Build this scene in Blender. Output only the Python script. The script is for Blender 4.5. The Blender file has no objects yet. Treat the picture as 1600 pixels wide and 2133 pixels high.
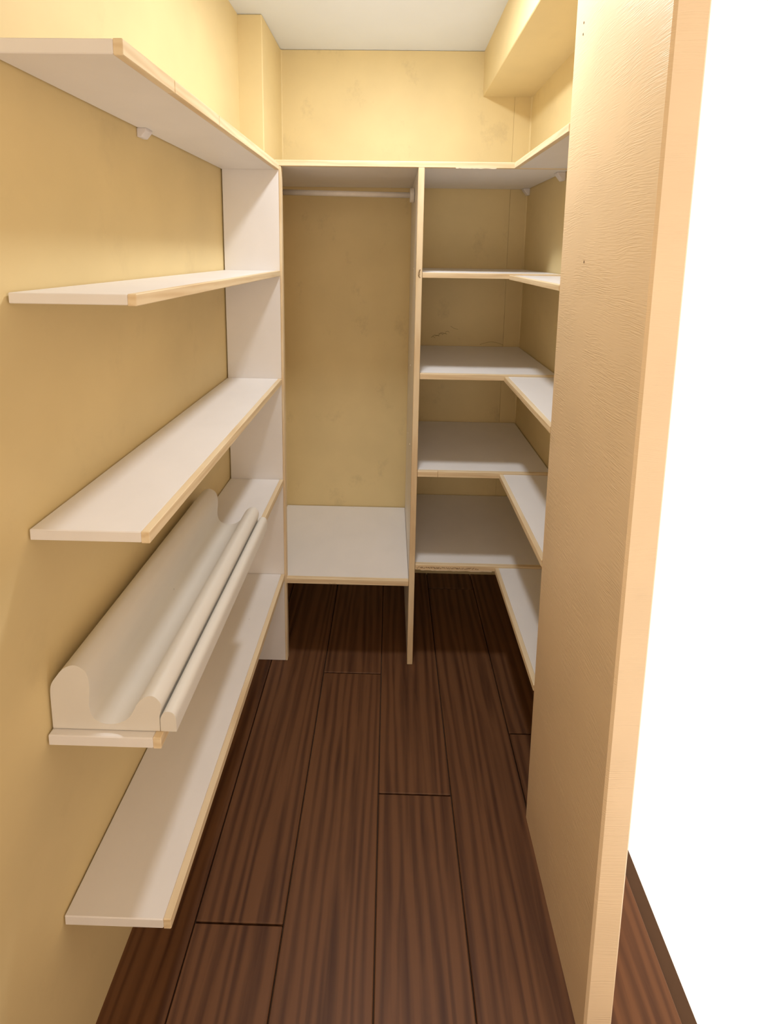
import bpy, bmesh, math, random
from mathutils import Vector, Matrix

# ------------------------------------------------------------------ camera, world, exposure
scene = bpy.context.scene
FPX, PITCH, YAW, ROLL = 917.93, math.radians(7.0842), math.radians(-0.8025), math.radians(0.831)
FLOOR = -1.45                       # everything is measured from the lens; the floor lies 1.45 m below it
H = -FLOOR                          # added to every height so that the floor is z = 0
fw = Vector((math.sin(YAW) * math.cos(PITCH), math.cos(YAW) * math.cos(PITCH), -math.sin(PITCH)))
rt0 = Vector((math.cos(YAW), -math.sin(YAW), 0)); up0 = rt0.cross(fw)
rt = rt0 * math.cos(ROLL) + up0 * math.sin(ROLL)
up = -rt0 * math.sin(ROLL) + up0 * math.cos(ROLL)
cd = bpy.data.cameras.new('camera')
cam = bpy.data.objects.new('camera', cd)
bpy.context.collection.objects.link(cam)
m = Matrix((rt, up, -fw)).transposed().to_4x4(); m.translation = Vector((0, 0, H))
cam.matrix_world = m
cd.sensor_fit = 'AUTO'; cd.sensor_width = 36.0
cd.lens = FPX / 2133.0 * 36.0
cd.shift_x = 0.0
cd.shift_y = -426.5 / 2133.0        # the optical axis meets the picture at (800, 640)
cd.clip_start = 0.02
scene.camera = cam

w = bpy.data.worlds.new('world'); scene.world = w; w.use_nodes = True
bg = w.node_tree.nodes['Background']
bg.inputs[0].default_value = (1.0, .85, .71, 1); bg.inputs[1].default_value = 1.46
vs = scene.view_settings
vs.view_transform = 'Standard'; vs.look = 'None'; vs.exposure = 0.05; vs.gamma = 1.0
vs.use_curve_mapping = False
LAMP_STRENGTH = 238.0

C = bpy.context.collection
random.seed(4)

# ------------------------------------------------------------------ materials
def new_mat(name):
    mt = bpy.data.materials.new(name); mt.use_nodes = True
    nt = mt.node_tree
    return mt, nt, nt.nodes['Principled BSDF'], nt.nodes, nt.links

def ramp(N, stops):
    r = N.new('ShaderNodeValToRGB')
    e = r.color_ramp.elements
    e[0].position, e[0].color = stops[0][0], (*stops[0][1], 1)
    e[1].position, e[1].color = stops[1][0], (*stops[1][1], 1)
    for p, c in stops[2:]:
        k = e.new(p); k.color = (*c, 1)
    return r

def paint(name, col, rough=0.6, mottle=0.06, smudge=0.0, bump_scale=(60, 60, 60), bump=0.12, dist=0.0012):
    mt, nt, b, N, L = new_mat(name)
    tc = N.new('ShaderNodeTexCoord')
    n1 = N.new('ShaderNodeTexNoise'); n1.inputs['Scale'].default_value = 4.5; n1.inputs['Detail'].default_value = 5
    L.new(tc.outputs['Object'], n1.inputs['Vector'])
    lo = tuple(max(0, c * (1 - mottle)) for c in col); hi = tuple(min(1, c * (1 + mottle * .6)) for c in col)
    r1 = ramp(N, [(0.3, lo), (0.7, hi)]); L.new(n1.outputs['Fac'], r1.inputs[0])
    out = r1.outputs[0]
    if smudge:
        n2 = N.new('ShaderNodeTexNoise'); n2.inputs['Scale'].default_value = 7; n2.inputs['Detail'].default_value = 8
        n2.inputs['Roughness'].default_value = .68
        mp = N.new('ShaderNodeMapping'); mp.inputs['Location'].default_value = (3.1, .7, 1.9)
        mp.inputs['Scale'].default_value = (1, 1, .75)
        L.new(tc.outputs['Object'], mp.inputs['Vector']); L.new(mp.outputs[0], n2.inputs['Vector'])
        r2 = ramp(N, [(0.58, (0, 0, 0)), (0.74, (1, 1, 1))]); L.new(n2.outputs['Fac'], r2.inputs[0])
        mx = N.new('ShaderNodeMix'); mx.data_type = 'RGBA'
        mu = N.new('ShaderNodeMath'); mu.operation = 'MULTIPLY'; mu.inputs[1].default_value = smudge
        L.new(r2.outputs[0], mu.inputs[0]); L.new(mu.outputs[0], mx.inputs['Factor'])
        L.new(out, mx.inputs['A']); mx.inputs['B'].default_value = (col[0] * .55, col[1] * .52, col[2] * .55, 1)
        out = mx.outputs['Result']
    L.new(out, b.inputs['Base Color'])
    b.inputs['Roughness'].default_value = rough
    b.inputs['Specular IOR Level'].default_value = .35
    mp = N.new('ShaderNodeMapping'); mp.inputs['Scale'].default_value = bump_scale
    n3 = N.new('ShaderNodeTexNoise'); n3.inputs['Scale'].default_value = 1; n3.inputs['Detail'].default_value = 4
    L.new(tc.outputs['Object'], mp.inputs['Vector']); L.new(mp.outputs[0], n3.inputs['Vector'])
    bp = N.new('ShaderNodeBump'); bp.inputs['Strength'].default_value = bump; bp.inputs['Distance'].default_value = dist
    L.new(n3.outputs['Fac'], bp.inputs['Height']); L.new(bp.outputs[0], b.inputs['Normal'])
    return mt

def brushed_paint(name, col):
    """roller and brush strokes that run along the wall (Y), wavering"""
    mt, nt, b, N, L = new_mat(name)
    tc = N.new('ShaderNodeTexCoord')
    wv = N.new('ShaderNodeTexNoise'); wv.inputs['Scale'].default_value = 7; wv.inputs['Detail'].default_value = 2
    L.new(tc.outputs['Object'], wv.inputs['Vector'])
    vm = N.new('ShaderNodeVectorMath'); vm.operation = 'MULTIPLY_ADD'
    vm.inputs[1].default_value = (0, 0, .025)
    L.new(wv.outputs['Color'], vm.inputs[0]); L.new(tc.outputs['Object'], vm.inputs[2])
    mp = N.new('ShaderNodeMapping'); mp.inputs['Scale'].default_value = (1, 30, 460)
    L.new(vm.outputs[0], mp.inputs['Vector'])
    n = N.new('ShaderNodeTexNoise'); n.inputs['Scale'].default_value = 1; n.inputs['Detail'].default_value = 3
    L.new(mp.outputs[0], n.inputs['Vector'])
    gate = N.new('ShaderNodeTexNoise'); gate.inputs['Scale'].default_value = 16; gate.inputs['Detail'].default_value = 2
    L.new(tc.outputs['Object'], gate.inputs['Vector'])
    rg = ramp(N, [(0.38, (.15, .15, .15)), (0.62, (1, 1, 1))]); L.new(gate.outputs['Fac'], rg.inputs[0])
    mu = N.new('ShaderNodeMath'); mu.operation = 'MULTIPLY'
    sb = N.new('ShaderNodeMath'); sb.operation = 'SUBTRACT'; sb.inputs[1].default_value = .5
    L.new(n.outputs['Fac'], sb.inputs[0])
    L.new(sb.outputs[0], mu.inputs[0]); L.new(rg.outputs[0], mu.inputs[1])
    bp = N.new('ShaderNodeBump'); bp.inputs['Strength'].default_value = .8; bp.inputs['Distance'].default_value = .0014
    L.new(mu.outputs[0], bp.inputs['Height']); L.new(bp.outputs[0], b.inputs['Normal'])
    n1 = N.new('ShaderNodeTexNoise'); n1.inputs['Scale'].default_value = 5; n1.inputs['Detail'].default_value = 3
    L.new(tc.outputs['Object'], n1.inputs['Vector'])
    r1 = ramp(N, [(.3, tuple(c * .95 for c in col)), (.7, tuple(min(1, c * 1.03) for c in col))])
    L.new(n1.outputs['Fac'], r1.inputs[0]); L.new(r1.outputs[0], b.inputs['Base Color'])
    b.inputs['Roughness'].default_value = .42; b.inputs['Specular IOR Level'].default_value = .4
    return mt

def melamine(name, col, rough=.42):
    mt, nt, b, N, L = new_mat(name)
    tc = N.new('ShaderNodeTexCoord')
    n1 = N.new('ShaderNodeTexNoise'); n1.inputs['Scale'].default_value = 9; n1.inputs['Detail'].default_value = 6
    L.new(tc.outputs['Object'], n1.inputs['Vector'])
    r1 = ramp(N, [(.3, tuple(c * .965 for c in col)), (.65, col)]); L.new(n1.outputs['Fac'], r1.inputs[0])
    v = N.new('ShaderNodeTexVoronoi'); v.inputs['Scale'].default_value = 11
    L.new(tc.outputs['Object'], v.inputs['Vector'])
    r2 = ramp(N, [(0.018, (1, 1, 1)), (0.03, (0, 0, 0))]); L.new(v.outputs['Distance'], r2.inputs[0])
    mx = N.new('ShaderNodeMix'); mx.data_type = 'RGBA'
    mu = N.new('ShaderNodeMath'); mu.operation = 'MULTIPLY'; mu.inputs[1].default_value = .35
    L.new(r2.outputs[0], mu.inputs[0]); L.new(mu.outputs[0], mx.inputs['Factor'])
    L.new(r1.outputs[0], mx.inputs['A']); mx.inputs['B'].default_value = (.30, .25, .2, 1)
    L.new(mx.outputs['Result'], b.inputs['Base Color'])
    b.inputs['Roughness'].default_value = rough; b.inputs['Specular IOR Level'].default_value = .35
    return mt

def wood(name, axis, light, dark, grain=26, rough=.5, bump=.05, stretch=.16, bands=False):
    """grain stretched along one axis (0 x, 1 y, 2 z), shifted per object"""
    mt, nt, b, N, L = new_mat(name)
    tc = N.new('ShaderNodeTexCoord'); oi = N.new('ShaderNodeObjectInfo')
    ad = N.new('ShaderNodeVectorMath'); ad.operation = 'ADD'
    cx = N.new('ShaderNodeCombineXYZ')
    mm = N.new('ShaderNodeMath'); mm.operation = 'MULTIPLY'; mm.inputs[1].default_value = 17
    L.new(oi.outputs['Random'], mm.inputs[0])
    for k in range(3): L.new(mm.outputs[0], cx.inputs[k])
    L.new(tc.outputs['Object'], ad.inputs[0]); L.new(cx.outputs[0], ad.inputs[1])
    mp = N.new('ShaderNodeMapping')
    sc = [1.0, 1.0, 1.0]; sc[axis] = stretch
    mp.inputs['Scale'].default_value = sc
    L.new(ad.outputs[0], mp.inputs['Vector'])
    n = N.new('ShaderNodeTexNoise'); n.inputs['Scale'].default_value = grain; n.inputs['Detail'].default_value = 6
    n.inputs['Distortion'].default_value = 1.4
    L.new(mp.outputs[0], n.inputs['Vector'])
    wv = N.new('ShaderNodeTexWave'); wv.inputs['Scale'].default_value = grain * (.3 if bands else .9)
    wv.wave_type = 'BANDS' if bands else 'RINGS'; wv.bands_direction = 'X'
    wv.inputs['Distortion'].default_value = 14 if bands else 6; wv.inputs['Detail'].default_value = 3
    L.new(mp.outputs[0], wv.inputs['Vector'])
    mx = N.new('ShaderNodeMath'); mx.operation = 'MULTIPLY_ADD'; mx.inputs[1].default_value = .3
    L.new(wv.outputs['Fac'], mx.inputs[0])
    m2 = N.new('ShaderNodeMath'); m2.operation = 'MULTIPLY'; m2.inputs[1].default_value = .7
    L.new(n.outputs['Fac'], m2.inputs[0]); L.new(m2.outputs[0], mx.inputs[2])
    r = ramp(N, [(.22, dark), (.62, light)]); L.new(mx.outputs[0], r.inputs[0])
    L.new(r.outputs[0], b.inputs['Base Color'])
    b.inputs['Roughness'].default_value = rough; b.inputs['Specular IOR Level'].default_value = .3
    bp = N.new('ShaderNodeBump'); bp.inputs['Strength'].default_value = bump; bp.inputs['Distance'].default_value = .0006
    L.new(mx.outputs[0], bp.inputs['Height']); L.new(bp.outputs[0], b.inputs['Normal'])
    return mt

def plain(name, col, rough=.5, emit=None):
    mt, nt, b, N, L = new_mat(name)
    tc = N.new('ShaderNodeTexCoord')
    n1 = N.new('ShaderNodeTexNoise'); n1.inputs['Scale'].default_value = 30
    L.new(tc.outputs['Object'], n1.inputs['Vector'])
    r1 = ramp(N, [(.3, tuple(c * .93 for c in col)), (.7, col)]); L.new(n1.outputs['Fac'], r1.inputs[0])
    L.new(r1.outputs[0], b.inputs['Base Color'])
    b.inputs['Roughness'].default_value = rough
    if emit:
        b.inputs['Emission Color'].default_value = (*emit[0], 1); b.inputs['Emission Strength'].default_value = emit[1]
    return mt

YEL = (.775, .622, .33)
M = {}
M['yellow'] = paint('yellow_wall_paint', YEL, smudge=.42)
M['yellow_left'] = paint('yellow_wall_paint_plain', YEL, smudge=.15)
M['peach'] = brushed_paint('peach_brushed_wall_paint', (.865, .665, .43))
M['ceiling'] = paint('white_ceiling_paint', (.78, .82, .87), mottle=.02)
M['white'] = melamine('white_melamine', (.875, .845, .825))
MAPLE_L, MAPLE_D = (.85, .70, .475), (.73, .55, .33)
for k, nme in enumerate(('x', 'y', 'z')):
    M['maple_' + nme] = wood('maple_edge_' + nme, k, MAPLE_L, MAPLE_D)
M['plank'] = wood('dark_plank', 1, (.17, .075, .032), (.07, .027, .012), grain=34, rough=.45, bump=.2, stretch=.07, bands=True)
M['grout'] = plain('plank_joint', (.10, .055, .03), .9)
M['rod'] = plain('white_painted_rod', (.78, .72, .66), .4)
M['plastic'] = plain('white_bracket_plastic', (.80, .76, .76), .35)
M['cream'] = melamine('cream_moulding', (.80, .765, .70), .4)
M['dark'] = plain('dark_scuff', (.16, .10, .05), .9)
M['brown_mark'] = plain('brown_scuff', (.44, .32, .15), .9)
M['pencil'] = plain('pencil_brown', (.27, .17, .09), .9)
M['pale_mark'] = plain('torn_pale_veneer', (.86, .74, .58), .8)
M['lamp_glass'] = plain('lit_frosted_glass', (.9, .9, .9), .4, emit=((.94, .965, 1.0), LAMP_STRENGTH))
M['lamp_base'] = plain('white_lamp_base', (.85, .85, .85), .4)

# ------------------------------------------------------------------ helpers
def z(v): return v + H

def link(name, bm, mat, parent=None, smooth=False, origin=None):
    me = bpy.data.meshes.new(name)
    if origin is None:
        xs = [v.co for v in bm.verts]
        lo = Vector((min(c.x for c in xs), min(c.y for c in xs), min(c.z for c in xs)))
        hi = Vector((max(c.x for c in xs), max(c.y for c in xs), max(c.z for c in xs)))
        origin = (lo + hi) / 2
    bmesh.ops.translate(bm, verts=bm.verts, vec=-origin)
    bmesh.ops.recalc_face_normals(bm, faces=bm.faces)
    bm.to_mesh(me); bm.free()
    me.materials.append(M[mat] if isinstance(mat, str) else mat)
    if smooth:
        for p in me.polygons: p.use_smooth = True
    o = bpy.data.objects.new(name, me); C.objects.link(o)
    if parent is not None:
        o.parent = parent
        pl = parent.get('_w', None)
        o.location = origin - Vector(wloc(parent))
    else:
        o.location = origin
    WL[o.name] = tuple(origin)
    return o

WL = {}
def wloc(o): return WL[o.name]

def box_bm(x0, x1, y0, y1, z0, z1, bevel=.0012):
    bm = bmesh.new()
    r = bmesh.ops.create_cube(bm, size=1)
    bmesh.ops.scale(bm, verts=bm.verts, vec=(x1 - x0, y1 - y0, z1 - z0))
    bmesh.ops.translate(bm, verts=bm.verts, vec=((x0 + x1) / 2, (y0 + y1) / 2, (z0 + z1) / 2))
    if bevel:
        bmesh.ops.bevel(bm, geom=list(bm.edges), offset=bevel, segments=1, affect='EDGES', profile=.5)
    return bm

def box(name, x0, x1, y0, y1, z0, z1, mat, parent=None, bevel=.0012):
    """heights are given from the lens, like every measurement"""
    return link(name, box_bm(x0, x1, y0, y1, z(z0), z(z1), bevel), mat, parent)

def poly_prism(name, pts, z0, z1, mat, parent=None):
    bm = bmesh.new()
    a = [bm.verts.new((x, y, z(z0))) for x, y in pts]; b = [bm.verts.new((x, y, z(z1))) for x, y in pts]
    bm.faces.new(a); bm.faces.new(b)
    for i in range(len(pts)):
        j = (i + 1) % len(pts); bm.faces.new((a[i], a[j], b[j], b[i]))
    return link(name, bm, mat, parent)

def thing(name, loc, label, cat, group=None):
    o = bpy.data.objects.new(name, None); C.objects.link(o)
    o.location = loc; o.empty_display_size = .05
    WL[o.name] = tuple(loc)
    o['label'] = label; o['category'] = cat
    if group: o['group'] = group
    return o

def struct(o, label=None):
    o['kind'] = 'structure'
    if label: o['label'] = label
    return o

def ribbon(name, pts, width, mat, parent, normal, lift=.0004):
    """a thin flat stroke of paint, pencil or dirt lying on a surface, pts in world space"""
    bm = bmesh.new(); n = Vector(normal)
    for s in pts:
        s = [Vector(p) + n * lift for p in s]
        for a, b in zip(s[:-1], s[1:]):
            d = (b - a).normalized(); t = d.cross(n).normalized() * width / 2
            q = [a + t, b + t, b - t, a - t]
            lo = [bm.verts.new(p) for p in q]; hi = [bm.verts.new(p + n * .0004) for p in q]
            bm.faces.new(hi); bm.faces.new(lo[::-1])
            for i in range(4):
                j = (i + 1) % 4; bm.faces.new((lo[i], lo[j], hi[j], hi[i]))
    return link(name, bm, mat, parent)

# ------------------------------------------------------------------ measurements (metres from the lens)
YC, YB, YCOL, YN = 1.40, 1.8506, 1.59, .9827
XL, XCOL, XR, XLF, XRF = -.533, -.4493, .5523, -.3507, .3744
XD1, XD2 = .0807, .0992
ZC, XBM, ZBM = .7927, .3564, .6214
YDOOR = -.60                        # the closet opens into a bright room behind the camera
FILL_GAP0 = .30                         # invented opening for side fill light in the right wall, from here to YE + .04
YE = .60                            # near end of the walls and shelves that stand in view
WT = .06                            # wall thickness
T_TOP, T_BOT = .2794, .2615
LIP = .013

# ------------------------------------------------------------------ setting
fl = struct(box('floor', XL - WT, XR + WT, YDOOR, YB + WT, FLOOR - .04, FLOOR - .012, 'grout', bevel=0),
            'dark brown wooden plank floor under the shelves')
SEAMS = [-.60, -.403, -.2100, -.0105, .1860, .3830, .58]
for i, (a, b) in enumerate(zip(SEAMS[:-1], SEAMS[1:])):
    a = max(a, XL - .05); b = min(b, XR + .05)
    cuts = {0: [YDOOR, .3, 1.50, YB + .03], 1: [YDOOR, .78, YB + .03], 2: [YDOOR, .14, 1.36, YB + .03],
            3: [YDOOR, 1.02, YB + .03], 4: [YDOOR, .56, 1.7598, YB + .03], 5: [YDOOR, 1.18, YB + .03]}[i]
    for c, d in zip(cuts[:-1], cuts[1:]):
        box('plank', a + .0014, b - .0014, c + .0014, d - .0014, FLOOR - .012, FLOOR, 'plank', fl, bevel=.0016)

struct(box('ceiling', XL - WT, XR + WT, YDOOR, YB + WT, ZC, ZC + .05, 'ceiling', bevel=0), 'white painted ceiling')
wb = struct(box('wall_back', XL - WT, XR + WT, YB + .006, YB + WT, FLOOR - .04, ZC, 'yellow', bevel=0),
            'smudged yellow back wall above and behind the shelves')
box('wall_panel', XL - .03, .4827, YB, YB + .0065, FLOOR - .01, ZC - .0016, 'yellow', wb, bevel=.0004)
box('wall_panel', .4834, XR + .03, YB, YB + .0065, FLOOR - .01, ZC - .0016, 'yellow', wb, bevel=.0004)
for bx, sg in ((XR, -1), (XCOL, 1)):
    poly_prism('caulk_bead', [(bx, YB), (bx + sg * .0045, YB), (bx + sg * .0022, YB - .0022), (bx, YB - .0045)], FLOOR, ZC - .002, 'yellow_left', wb)
struct(box('wall_left', XL - WT, XL, YDOOR, YB + .006, FLOOR - .04, ZC, 'yellow_left', bevel=0),
       'plain yellow left wall behind the left shelves')
struct(box('wall_column', XL - .01, XCOL, YCOL, YB + .004, FLOOR - .01, ZC - .0005, 'yellow_left', bevel=.003),
       'narrow yellow square column boxed into the rear left corner')
struct(box('wall_right', XR, XR + .03, YN - .02, YB + .006, FLOOR - .04, ZC, 'yellow_left', bevel=0),
       'yellow right wall behind the corner shelves')
struct(box('ceiling_beam', XBM, XR + .01, YDOOR, YB + .004, ZBM, ZC + .004, 'yellow_left', bevel=.002),
       'boxed yellow beam running along the top of the right wall')
bmn = box_bm(XRF, XRF + .05, YE + .04, YN, z(FLOOR - .04), z(ZBM + .004), .004)
bm2 = box_bm(XRF + .045, XR + .012, YN - .05, YN - .0005, z(FLOOR - .04), z(ZBM + .004), .002)
tmp = bpy.data.meshes.new('tmp'); bm2.to_mesh(tmp); bm2.free(); bmn.from_mesh(tmp); bpy.data.meshes.remove(tmp)
wn = struct(link('wall_near', bmn, 'peach'), 'peach wall with brush strokes, close by on the right')
struct(box('wall_fill_block', XRF, XRF + .05, YDOOR, FILL_GAP0, FLOOR - .04, ZBM + .004, 'peach', bevel=.004),  # unseen wall added to hold back light from the side opening
       'added unseen peach wall that narrows the side opening and cuts fill light')


# ------------------------------------------------------------------ shelf builders
def shelf(unit, name, x0, x1, y0, y1, zt, zb, front, label=None, joints=()):
    """white board with a solid maple lip along its front ('-y' faces the lens, '+x' / '-x' faces the aisle)"""
    if front == '-y':
        s = box(name, x0, x1, y0 + LIP, y1, zb + .0012, zt - .0006, 'white', unit)
        c = [x0, *joints, x1]
        es = [box('edge_lip', p + .0003, q - .0003, y0, y0 + LIP, zb, zt, 'maple_x', s, bevel=.0010) for p, q in zip(c[:-1], c[1:])]
    elif front == '+x':
        s = box(name, x0, x1 - LIP, y0, y1, zb + .0012, zt - .0006, 'white', unit)
        c = [y0, *joints, y1]
        es = [box('edge_lip', x1 - LIP, x1, p + .0003, q - .0003, zb, zt, 'maple_y', s, bevel=.0010) for p, q in zip(c[:-1], c[1:])]
    else:
        s = box(name, x0 + LIP, x1, y0, y1, zb + .0012, zt - .0006, 'white', unit)
        es = [box('edge_lip', x0, x0 + LIP, y0, y1, zb, zt, 'maple_y', s)]
    for e in es: e['label'] = 'pale maple edge lip'
    if label: s['label'] = label
    return s, es

# ------------------------------------------------------------------ left shelving
lu = thing('wall_shelving', ((XL + XLF) / 2, 1.0, 0),
           'white shelving with maple edges running along the left wall', 'shelving')
ep = box('end_panel', XL + .004, XLF - .002, YC, YC + .018, FLOOR + .0005, T_BOT - .001, 'white', lu)
ep['label'] = 'tall white end panel closing the left shelves'
e = box('edge_lip', XLF - .002, XLF + .0055, YC - .0005, YC + .020, FLOOR + .0005, T_BOT - .001, 'maple_z', ep)
e['label'] = 'pale maple edge lip'
LZ = [(.2695, .2486), (-.0620, -.0790), (-.4149, -.4340), (-.7651, -.7850), (-1.1133, -1.1330)]
for k, (zt, zb) in enumerate(LZ):
    q = shelf(lu, 'shelf', XL + .0025, XLF, YE, YC - .0006, zt, zb, '+x', joints=(.739, .9234) if k == 0 else ())
    if k == 0: l_top = q[0]

# ------------------------------------------------------------------ back shelving with hanging bay
bu = thing('closet_organizer', ((XD1 + XD2) / 2, 1.62, 0),
           'back shelving with a tall hanging bay and a stack of deep white shelves', 'shelving')
TL = XL + .003
ts = poly_prism('top_shelf', [(TL, YC + LIP), (XR - .003, YC + LIP), (XR - .003, YB - .002), (XCOL + .002, YB - .002),
                              (XCOL + .002, YCOL - .002), (TL, YCOL - .002)], T_BOT + .0012, T_TOP - .0006, 'white', bu)
ts['label'] = 'long white shelf across the top of the bay'
tl = box('edge_lip', TL, XR - .003, YC, YC + LIP, T_BOT, T_TOP, 'maple_x', ts); tl['label'] = 'pale maple edge lip'
dv = box('divider', XD1, XD2, YC + LIP, YB - .002, FLOOR + .0005, T_BOT - .001, 'white', bu)
dv['label'] = 'tall upright divider beside the hanging bay'
dl = box('edge_lip', XD1 - .0004, XD2 + .0004, YC - .003, YC + LIP, FLOOR + .0005, T_BOT - .0012, 'maple_z', dv)
dl['label'] = 'pale maple edge lip'
bs, bl = shelf(bu, 'bay_shelf', XCOL + .003, XD1 - .001, YC + .002, YB - .003, -1.1304, -1.1500, '-y', 'wide low white shelf of the hanging bay')
RZ = [(-.0611, -.0778), (-.3899, -.4090), (-.7259, -.7460), (-1.0655, -1.0850)]
rs = []
for k, (zt, zb) in enumerate(RZ):
    rs.append(shelf(bu, 'shelf', XD2 + .001, XR - .003, YC, YB - .003, zt, zb, '-y', joints=(.169,) if k == 2 else ()))

# ------------------------------------------------------------------ right shelving
ru = thing('side_shelving', ((XRF + XR) / 2, 1.2, 0),
           'narrow white side shelves with maple edges along the right wall, partly behind the peach wall', 'shelving')
for k, (zt, zb) in enumerate([(T_TOP, T_BOT)] + [(a - .0045, b - .002) for a, b in RZ]):
    shelf(ru, 'shelf', XRF, XR - .003, YN + .002, YC - .0006, zt, zb, '-x')

# plastic angle brackets under the top shelf
def bracket(y0, y1, parent, leg=.026, drop=.026, wall=XR - .0005, sg=1, zt=T_BOT):
    bm = bmesh.new(); x1 = wall; zt = z(zt + .0010)
    t = .005
    prof = [(x1, zt), (x1 - sg * leg, zt), (x1 - sg * leg, zt - t), (x1 - sg * (t + .004), zt - drop), (x1, zt - drop)]
    a = [bm.verts.new((x, y0, q)) for x, q in prof]; b = [bm.verts.new((x, y1, q)) for x, q in prof]
    bm.faces.new(a); bm.faces.new(b[::-1])
    for i in range(len(prof)):
        j = (i + 1) % len(prof); bm.faces.new((a[i], b[i], b[j], a[j]))
    bmesh.ops.bevel(bm, geom=list(bm.edges), offset=.0012, segments=2, affect='EDGES', profile=.5)
    o = link('bracket', bm, 'plastic', parent); o['label'] = 'small white plastic corner bracket'
    return o
bracket(1.815, 1.840, ts); bracket(1.452, 1.480, ts)
bracket(.945, .970, l_top, wall=XL + .0006, sg=-1, zt=.2486, leg=.020, drop=.018)

# ------------------------------------------------------------------ hanging rod
def cyl_x(name, x0, x1, y, z0, z1, r, mat, parent, seg=28, bev=0):
    bm = bmesh.new()
    a, b = Vector((x0, y, z(z0))), Vector((x1, y, z(z1))); d = b - a
    bmesh.ops.create_cone(bm, cap_ends=True, segments=seg, radius1=r, radius2=r, depth=d.length)
    if bev:
        ed = [e for e in bm.edges if abs(e.verts[0].co.z - e.verts[1].co.z) < 1e-6]
        bmesh.ops.bevel(bm, geom=ed, offset=bev, segments=2, affect='EDGES', profile=.5)
    rot = Vector((0, 0, 1)).rotation_difference(d.normalized()).to_matrix().to_4x4()
    bmesh.ops.transform(bm, matrix=Matrix.Translation((a + b) / 2) @ rot, verts=bm.verts)
    o = link(name, bm, mat, parent, smooth=True)
    return o
YR = 1.615
rod = thing('hanging_rod', ((XCOL + XD1) / 2, YR, z(.207)), 'round white clothes rod across the top of the hanging bay', 'rod')
cyl_x('pole', XCOL + .004, XD1 - .010, YR, .2100, .2045, .0100, 'rod', rod)
cyl_x('flange', XD1 - .0165, XD1 - .0012, YR, .2040, .2040, .0255, 'rod', rod, bev=.002)
cyl_x('flange', XCOL + .0015, XCOL + .014, YR, .2100, .2100, .0255, 'rod', rod, bev=.002)

# ------------------------------------------------------------------ moulded board lying on the fourth left shelf
def catmull(pts, n=7):
    out = []
    P = [pts[0]] + list(pts) + [pts[-1]]
    for i in range(1, len(P) - 2):
        p0, p1, p2, p3 = [Vector(q) for q in P[i - 1:i + 3]]
        for k in range(n):
            t = k / n
            out.append(.5 * ((2 * p1) + (p2 - p0) * t + (2 * p0 - 5 * p1 + 4 * p2 - p3) * t * t + (3 * p1 - p0 - 3 * p2 + p3) * t ** 3))
    out.append(Vector(pts[-1]))
    return [(v.x, v.y) for v in out]

def extrude_profile(name, prof, y0, y1, zbase, mat, parent, bevel=.0012):
    bm = bmesh.new()
    a = [bm.verts.new((x, y1, z(zbase + q))) for x, q in prof]; b = [bm.verts.new((x, y0, z(zbase + q))) for x, q in prof]
    bm.faces.new(a); bm.faces.new(b[::-1])
    for i in range(len(prof)):
        j = (i + 1) % len(prof); bm.faces.new((a[i], b[i], b[j], a[j]))
    o = link(name, bm, mat, parent)
    return o
YM = 1.132
mb = thing('moulded_board', (-.43, .88, z(-.7651)), 'cream moulded board with a wavy profile lying on the lower left shelf', 'board')
top = catmull([(-.5295, .045), (-.5280, .0754), (-.5175, .0940), (-.5047, .1084), (-.4886, .1144), (-.4742, .1077), (-.4679, .0966),
               (-.4659, .0770), (-.4675, .0557), (-.4680, .0387), (-.4636, .0231), (-.4519, .0134), (-.4359, .0110), (-.4198, .0142),
               (-.4061, .0231), (-.3978, .0361), (-.3908, .0491), (-.3813, .0592), (-.3692, .0638), (-.3600, .0597), (-.3535, .0500),
               (-.3538, .0386), (-.3566, .0280)])
body = extrude_profile('board_body', [(-.5295, .0006)] + top + [(-.3566, .0006)], YE + .01, YM, -.7651, 'cream', mb)
lip = catmull([(-.3556, .022), (-.3520, .031), (-.3450, .0360), (-.3360, .0345), (-.3310, .027), (-.3300, .012)])
rail = extrude_profile('board_rail', [(-.3554, .0006)] + lip + [(-.3300, .0006)], YE + .01, YM - .002, -.7651, 'cream', mb)
for o in (body, rail):
    me = o.data
    for p in me.polygons: p.use_smooth = len(p.vertices) == 4
    for ed in me.edges: pass
    me.set_sharp_from_angle(angle=math.radians(50))

# ------------------------------------------------------------------ ceiling lamp that lights the closet
LX, LY = .03, 1.14
lp = thing('ceiling_lamp', (LX, LY, z(ZC)), 'shallow frosted dome lamp on the ceiling just above the frame', 'lamp')
bm = bmesh.new(); bmesh.ops.create_cone(bm, cap_ends=True, segments=40, radius1=.068, radius2=.072, depth=.012)
bmesh.ops.translate(bm, verts=bm.verts, vec=(LX, LY, z(ZC - .0065)))
link('lamp_base', bm, 'lamp_base', lp)
bm = bmesh.new(); bmesh.ops.create_uvsphere(bm, u_segments=32, v_segments=16, radius=1)
bmesh.ops.scale(bm, verts=bm.verts, vec=(.060, .060, .007))
bmesh.ops.bisect_plane(bm, geom=bm.verts[:] + bm.edges[:] + bm.faces[:], plane_co=(0, 0, 0), plane_no=(0, 0, 1), clear_outer=True)
bmesh.ops.holes_fill(bm, edges=bm.edges[:])
bmesh.ops.translate(bm, verts=bm.verts, vec=(LX, LY, z(ZC - .013)))
link('diffuser', bm, 'lamp_glass', lp, smooth=False)

# ------------------------------------------------------------------ small marks and wear
def on_back(pts): return [[(x, YB, z(q)) for x, q in s] for s in pts]
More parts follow.
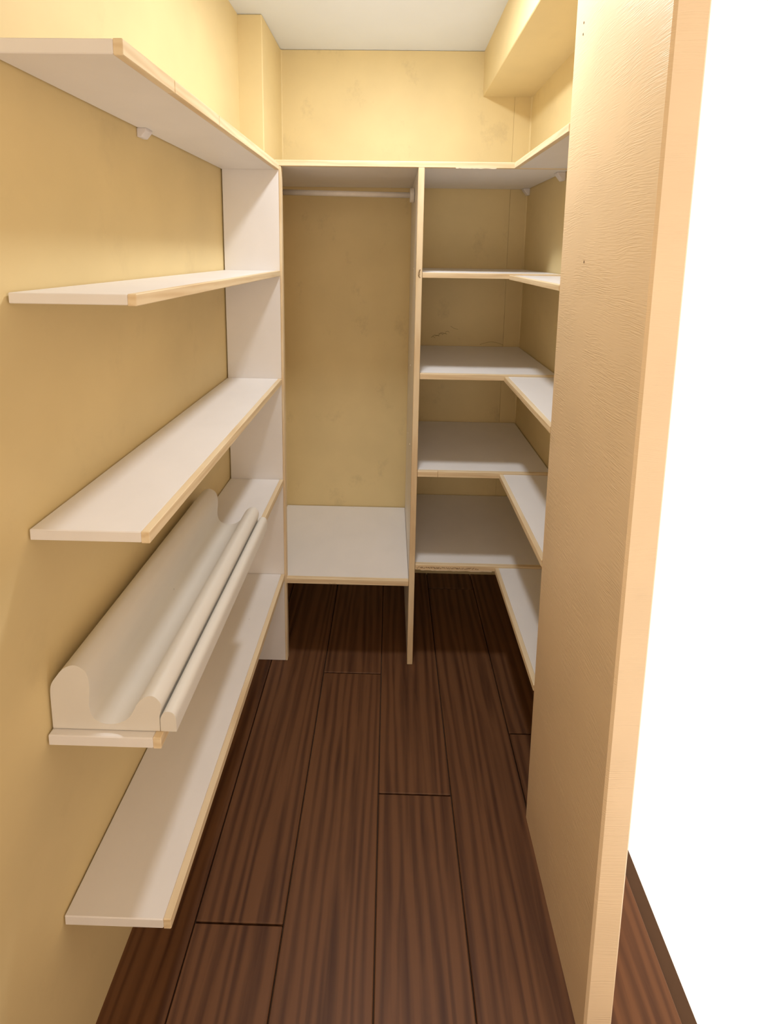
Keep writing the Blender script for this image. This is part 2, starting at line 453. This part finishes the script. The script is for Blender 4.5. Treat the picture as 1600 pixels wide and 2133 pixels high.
# pencil-like scuffs on the back wall above the third shelf
sc = []
for k in range(9):
    x0 = .178 + k * .007 + random.uniform(-.003, .003); q0 = -.352 + k * .0022 + random.uniform(-.004, .004)
    sc.append([(x0, q0), (x0 + .010, q0 + random.uniform(.001, .006)), (x0 + .017, q0 + random.uniform(-.004, .006))])
o = ribbon('scuff_mark', on_back(sc), .0016, 'brown_mark', wb, (0, -1, 0)); o['label'] = 'small cluster of brown scuffs'
arc = [[(.385 + .009 * k, -.3835 + .012 * math.sin(k / 11 * math.pi)) for k in range(12)]]
ribbon('scuff_mark', on_back(arc), .0014, 'brown_mark', wb, (0, -1, 0))
ribbon('scuff_mark', on_back([[(.258, -.306), (.272, -.315), (.290, -.320)]]), .0013, 'brown_mark', wb, (0, -1, 0))
# little dabs on the near wall
for zz in (.4586, .437):
    ribbon('nail_hole', [[(XRF, .9402, z(zz)), (XRF, .9402, z(zz - .004))]], .0026, 'dark', wn, (-1, 0, 0))
ribbon('nail_hole', [[(XRF, .8637, z(-.0100)), (XRF, .8640, z(-.0150))]], .0022, 'dark', wn, (-1, 0, 0))
# screw caps on the side of the divider
for yy, zz in ((1.56, -.056), (1.62, -.42), (1.70, -.72), (1.55, -.70)):
    bm = bmesh.new(); bmesh.ops.create_cone(bm, cap_ends=True, segments=12, radius1=.003, radius2=.0026, depth=.0014)
    bmesh.ops.rotate(bm, verts=bm.verts, cent=(0, 0, 0), matrix=Matrix.Rotation(-math.pi / 2, 3, 'Y'))
    bmesh.ops.translate(bm, verts=bm.verts, vec=(XD1 - .0006, yy, z(zz)))
    link('screw_cap', bm, 'pale_mark', dv)
# dark scribble on the front of the divider
s = []
for k in range(10):
    q = -.052 - k * .0026; x = .090 + random.uniform(-.002, .002)
    s.append([(x - .0022, YC - .003, z(q)), (x, YC - .003, z(q - .002)), (x + .0022, YC - .003, z(q + random.uniform(-.001, .002)))])
ribbon('scuff_mark', s, .0010, 'dark', dv, (0, -1, 0))
# torn, marked edge of the lowest right shelf
s = []
x = .106
while x < .318:
    wv = random.uniform(.003, .006)
    q0, q1 = -1.0735, -1.0795
    c = [(x, random.uniform(q1, q0)) for _ in range(1)] + [(x + wv * .4, random.choice((q0, q1))), (x + wv * .7, random.uniform(q1, q0)), (x + wv, random.choice((q0, q1)))]
    s.append([(a, YC, z(b)) for a, b in c]); x += wv + random.uniform(.0005, .0025)
o = ribbon('scribble', s, .0011, 'pencil', rs[3][0], (0, -1, 0)); o['label'] = 'row of small brown marks on the torn edge'
# splintered lower rims
def splinter(x0, x1, zq, parent, n=14, d=.004):
    bm = bmesh.new()
    pts = [(x0 + (x1 - x0) * k / n, random.uniform(.2, 1) * d) for k in range(n + 1)]
    y0, y1 = YC + .0003, YC + .003
    for yy in (y0, y1): pass
    up_ = [[bm.verts.new((x, yy, z(zq + .0015))) for x, _ in pts] for yy in (y0, y1)]
    dn_ = [[bm.verts.new((x, yy, z(zq - q))) for x, q in pts] for yy in (y0, y1)]
    for k in range(n):
        bm.faces.new((up_[0][k], up_[0][k + 1], dn_[0][k + 1], dn_[0][k]))
        bm.faces.new((up_[1][k], up_[1][k + 1], dn_[1][k + 1], dn_[1][k]))
        bm.faces.new((dn_[0][k], dn_[0][k + 1], dn_[1][k + 1], dn_[1][k]))
    return link('splintered_rim', bm, 'pale_mark', parent)
splinter(.120, .365, -1.0850, rs[3][0], 30, .0035)
splinter(.195, .320, T_BOT, ts, 20, .0022)
s = [[(-.197 + k * .004, YC + .002, z(-1.1465 + random.uniform(-.002, .002))), (-.195 + k * .004, YC + .002, z(-1.1480 + random.uniform(-.001, .003)))] for k in range(7)]
ribbon('scuff_mark', s, .0014, 'brown_mark', bs, (0, -1, 0))
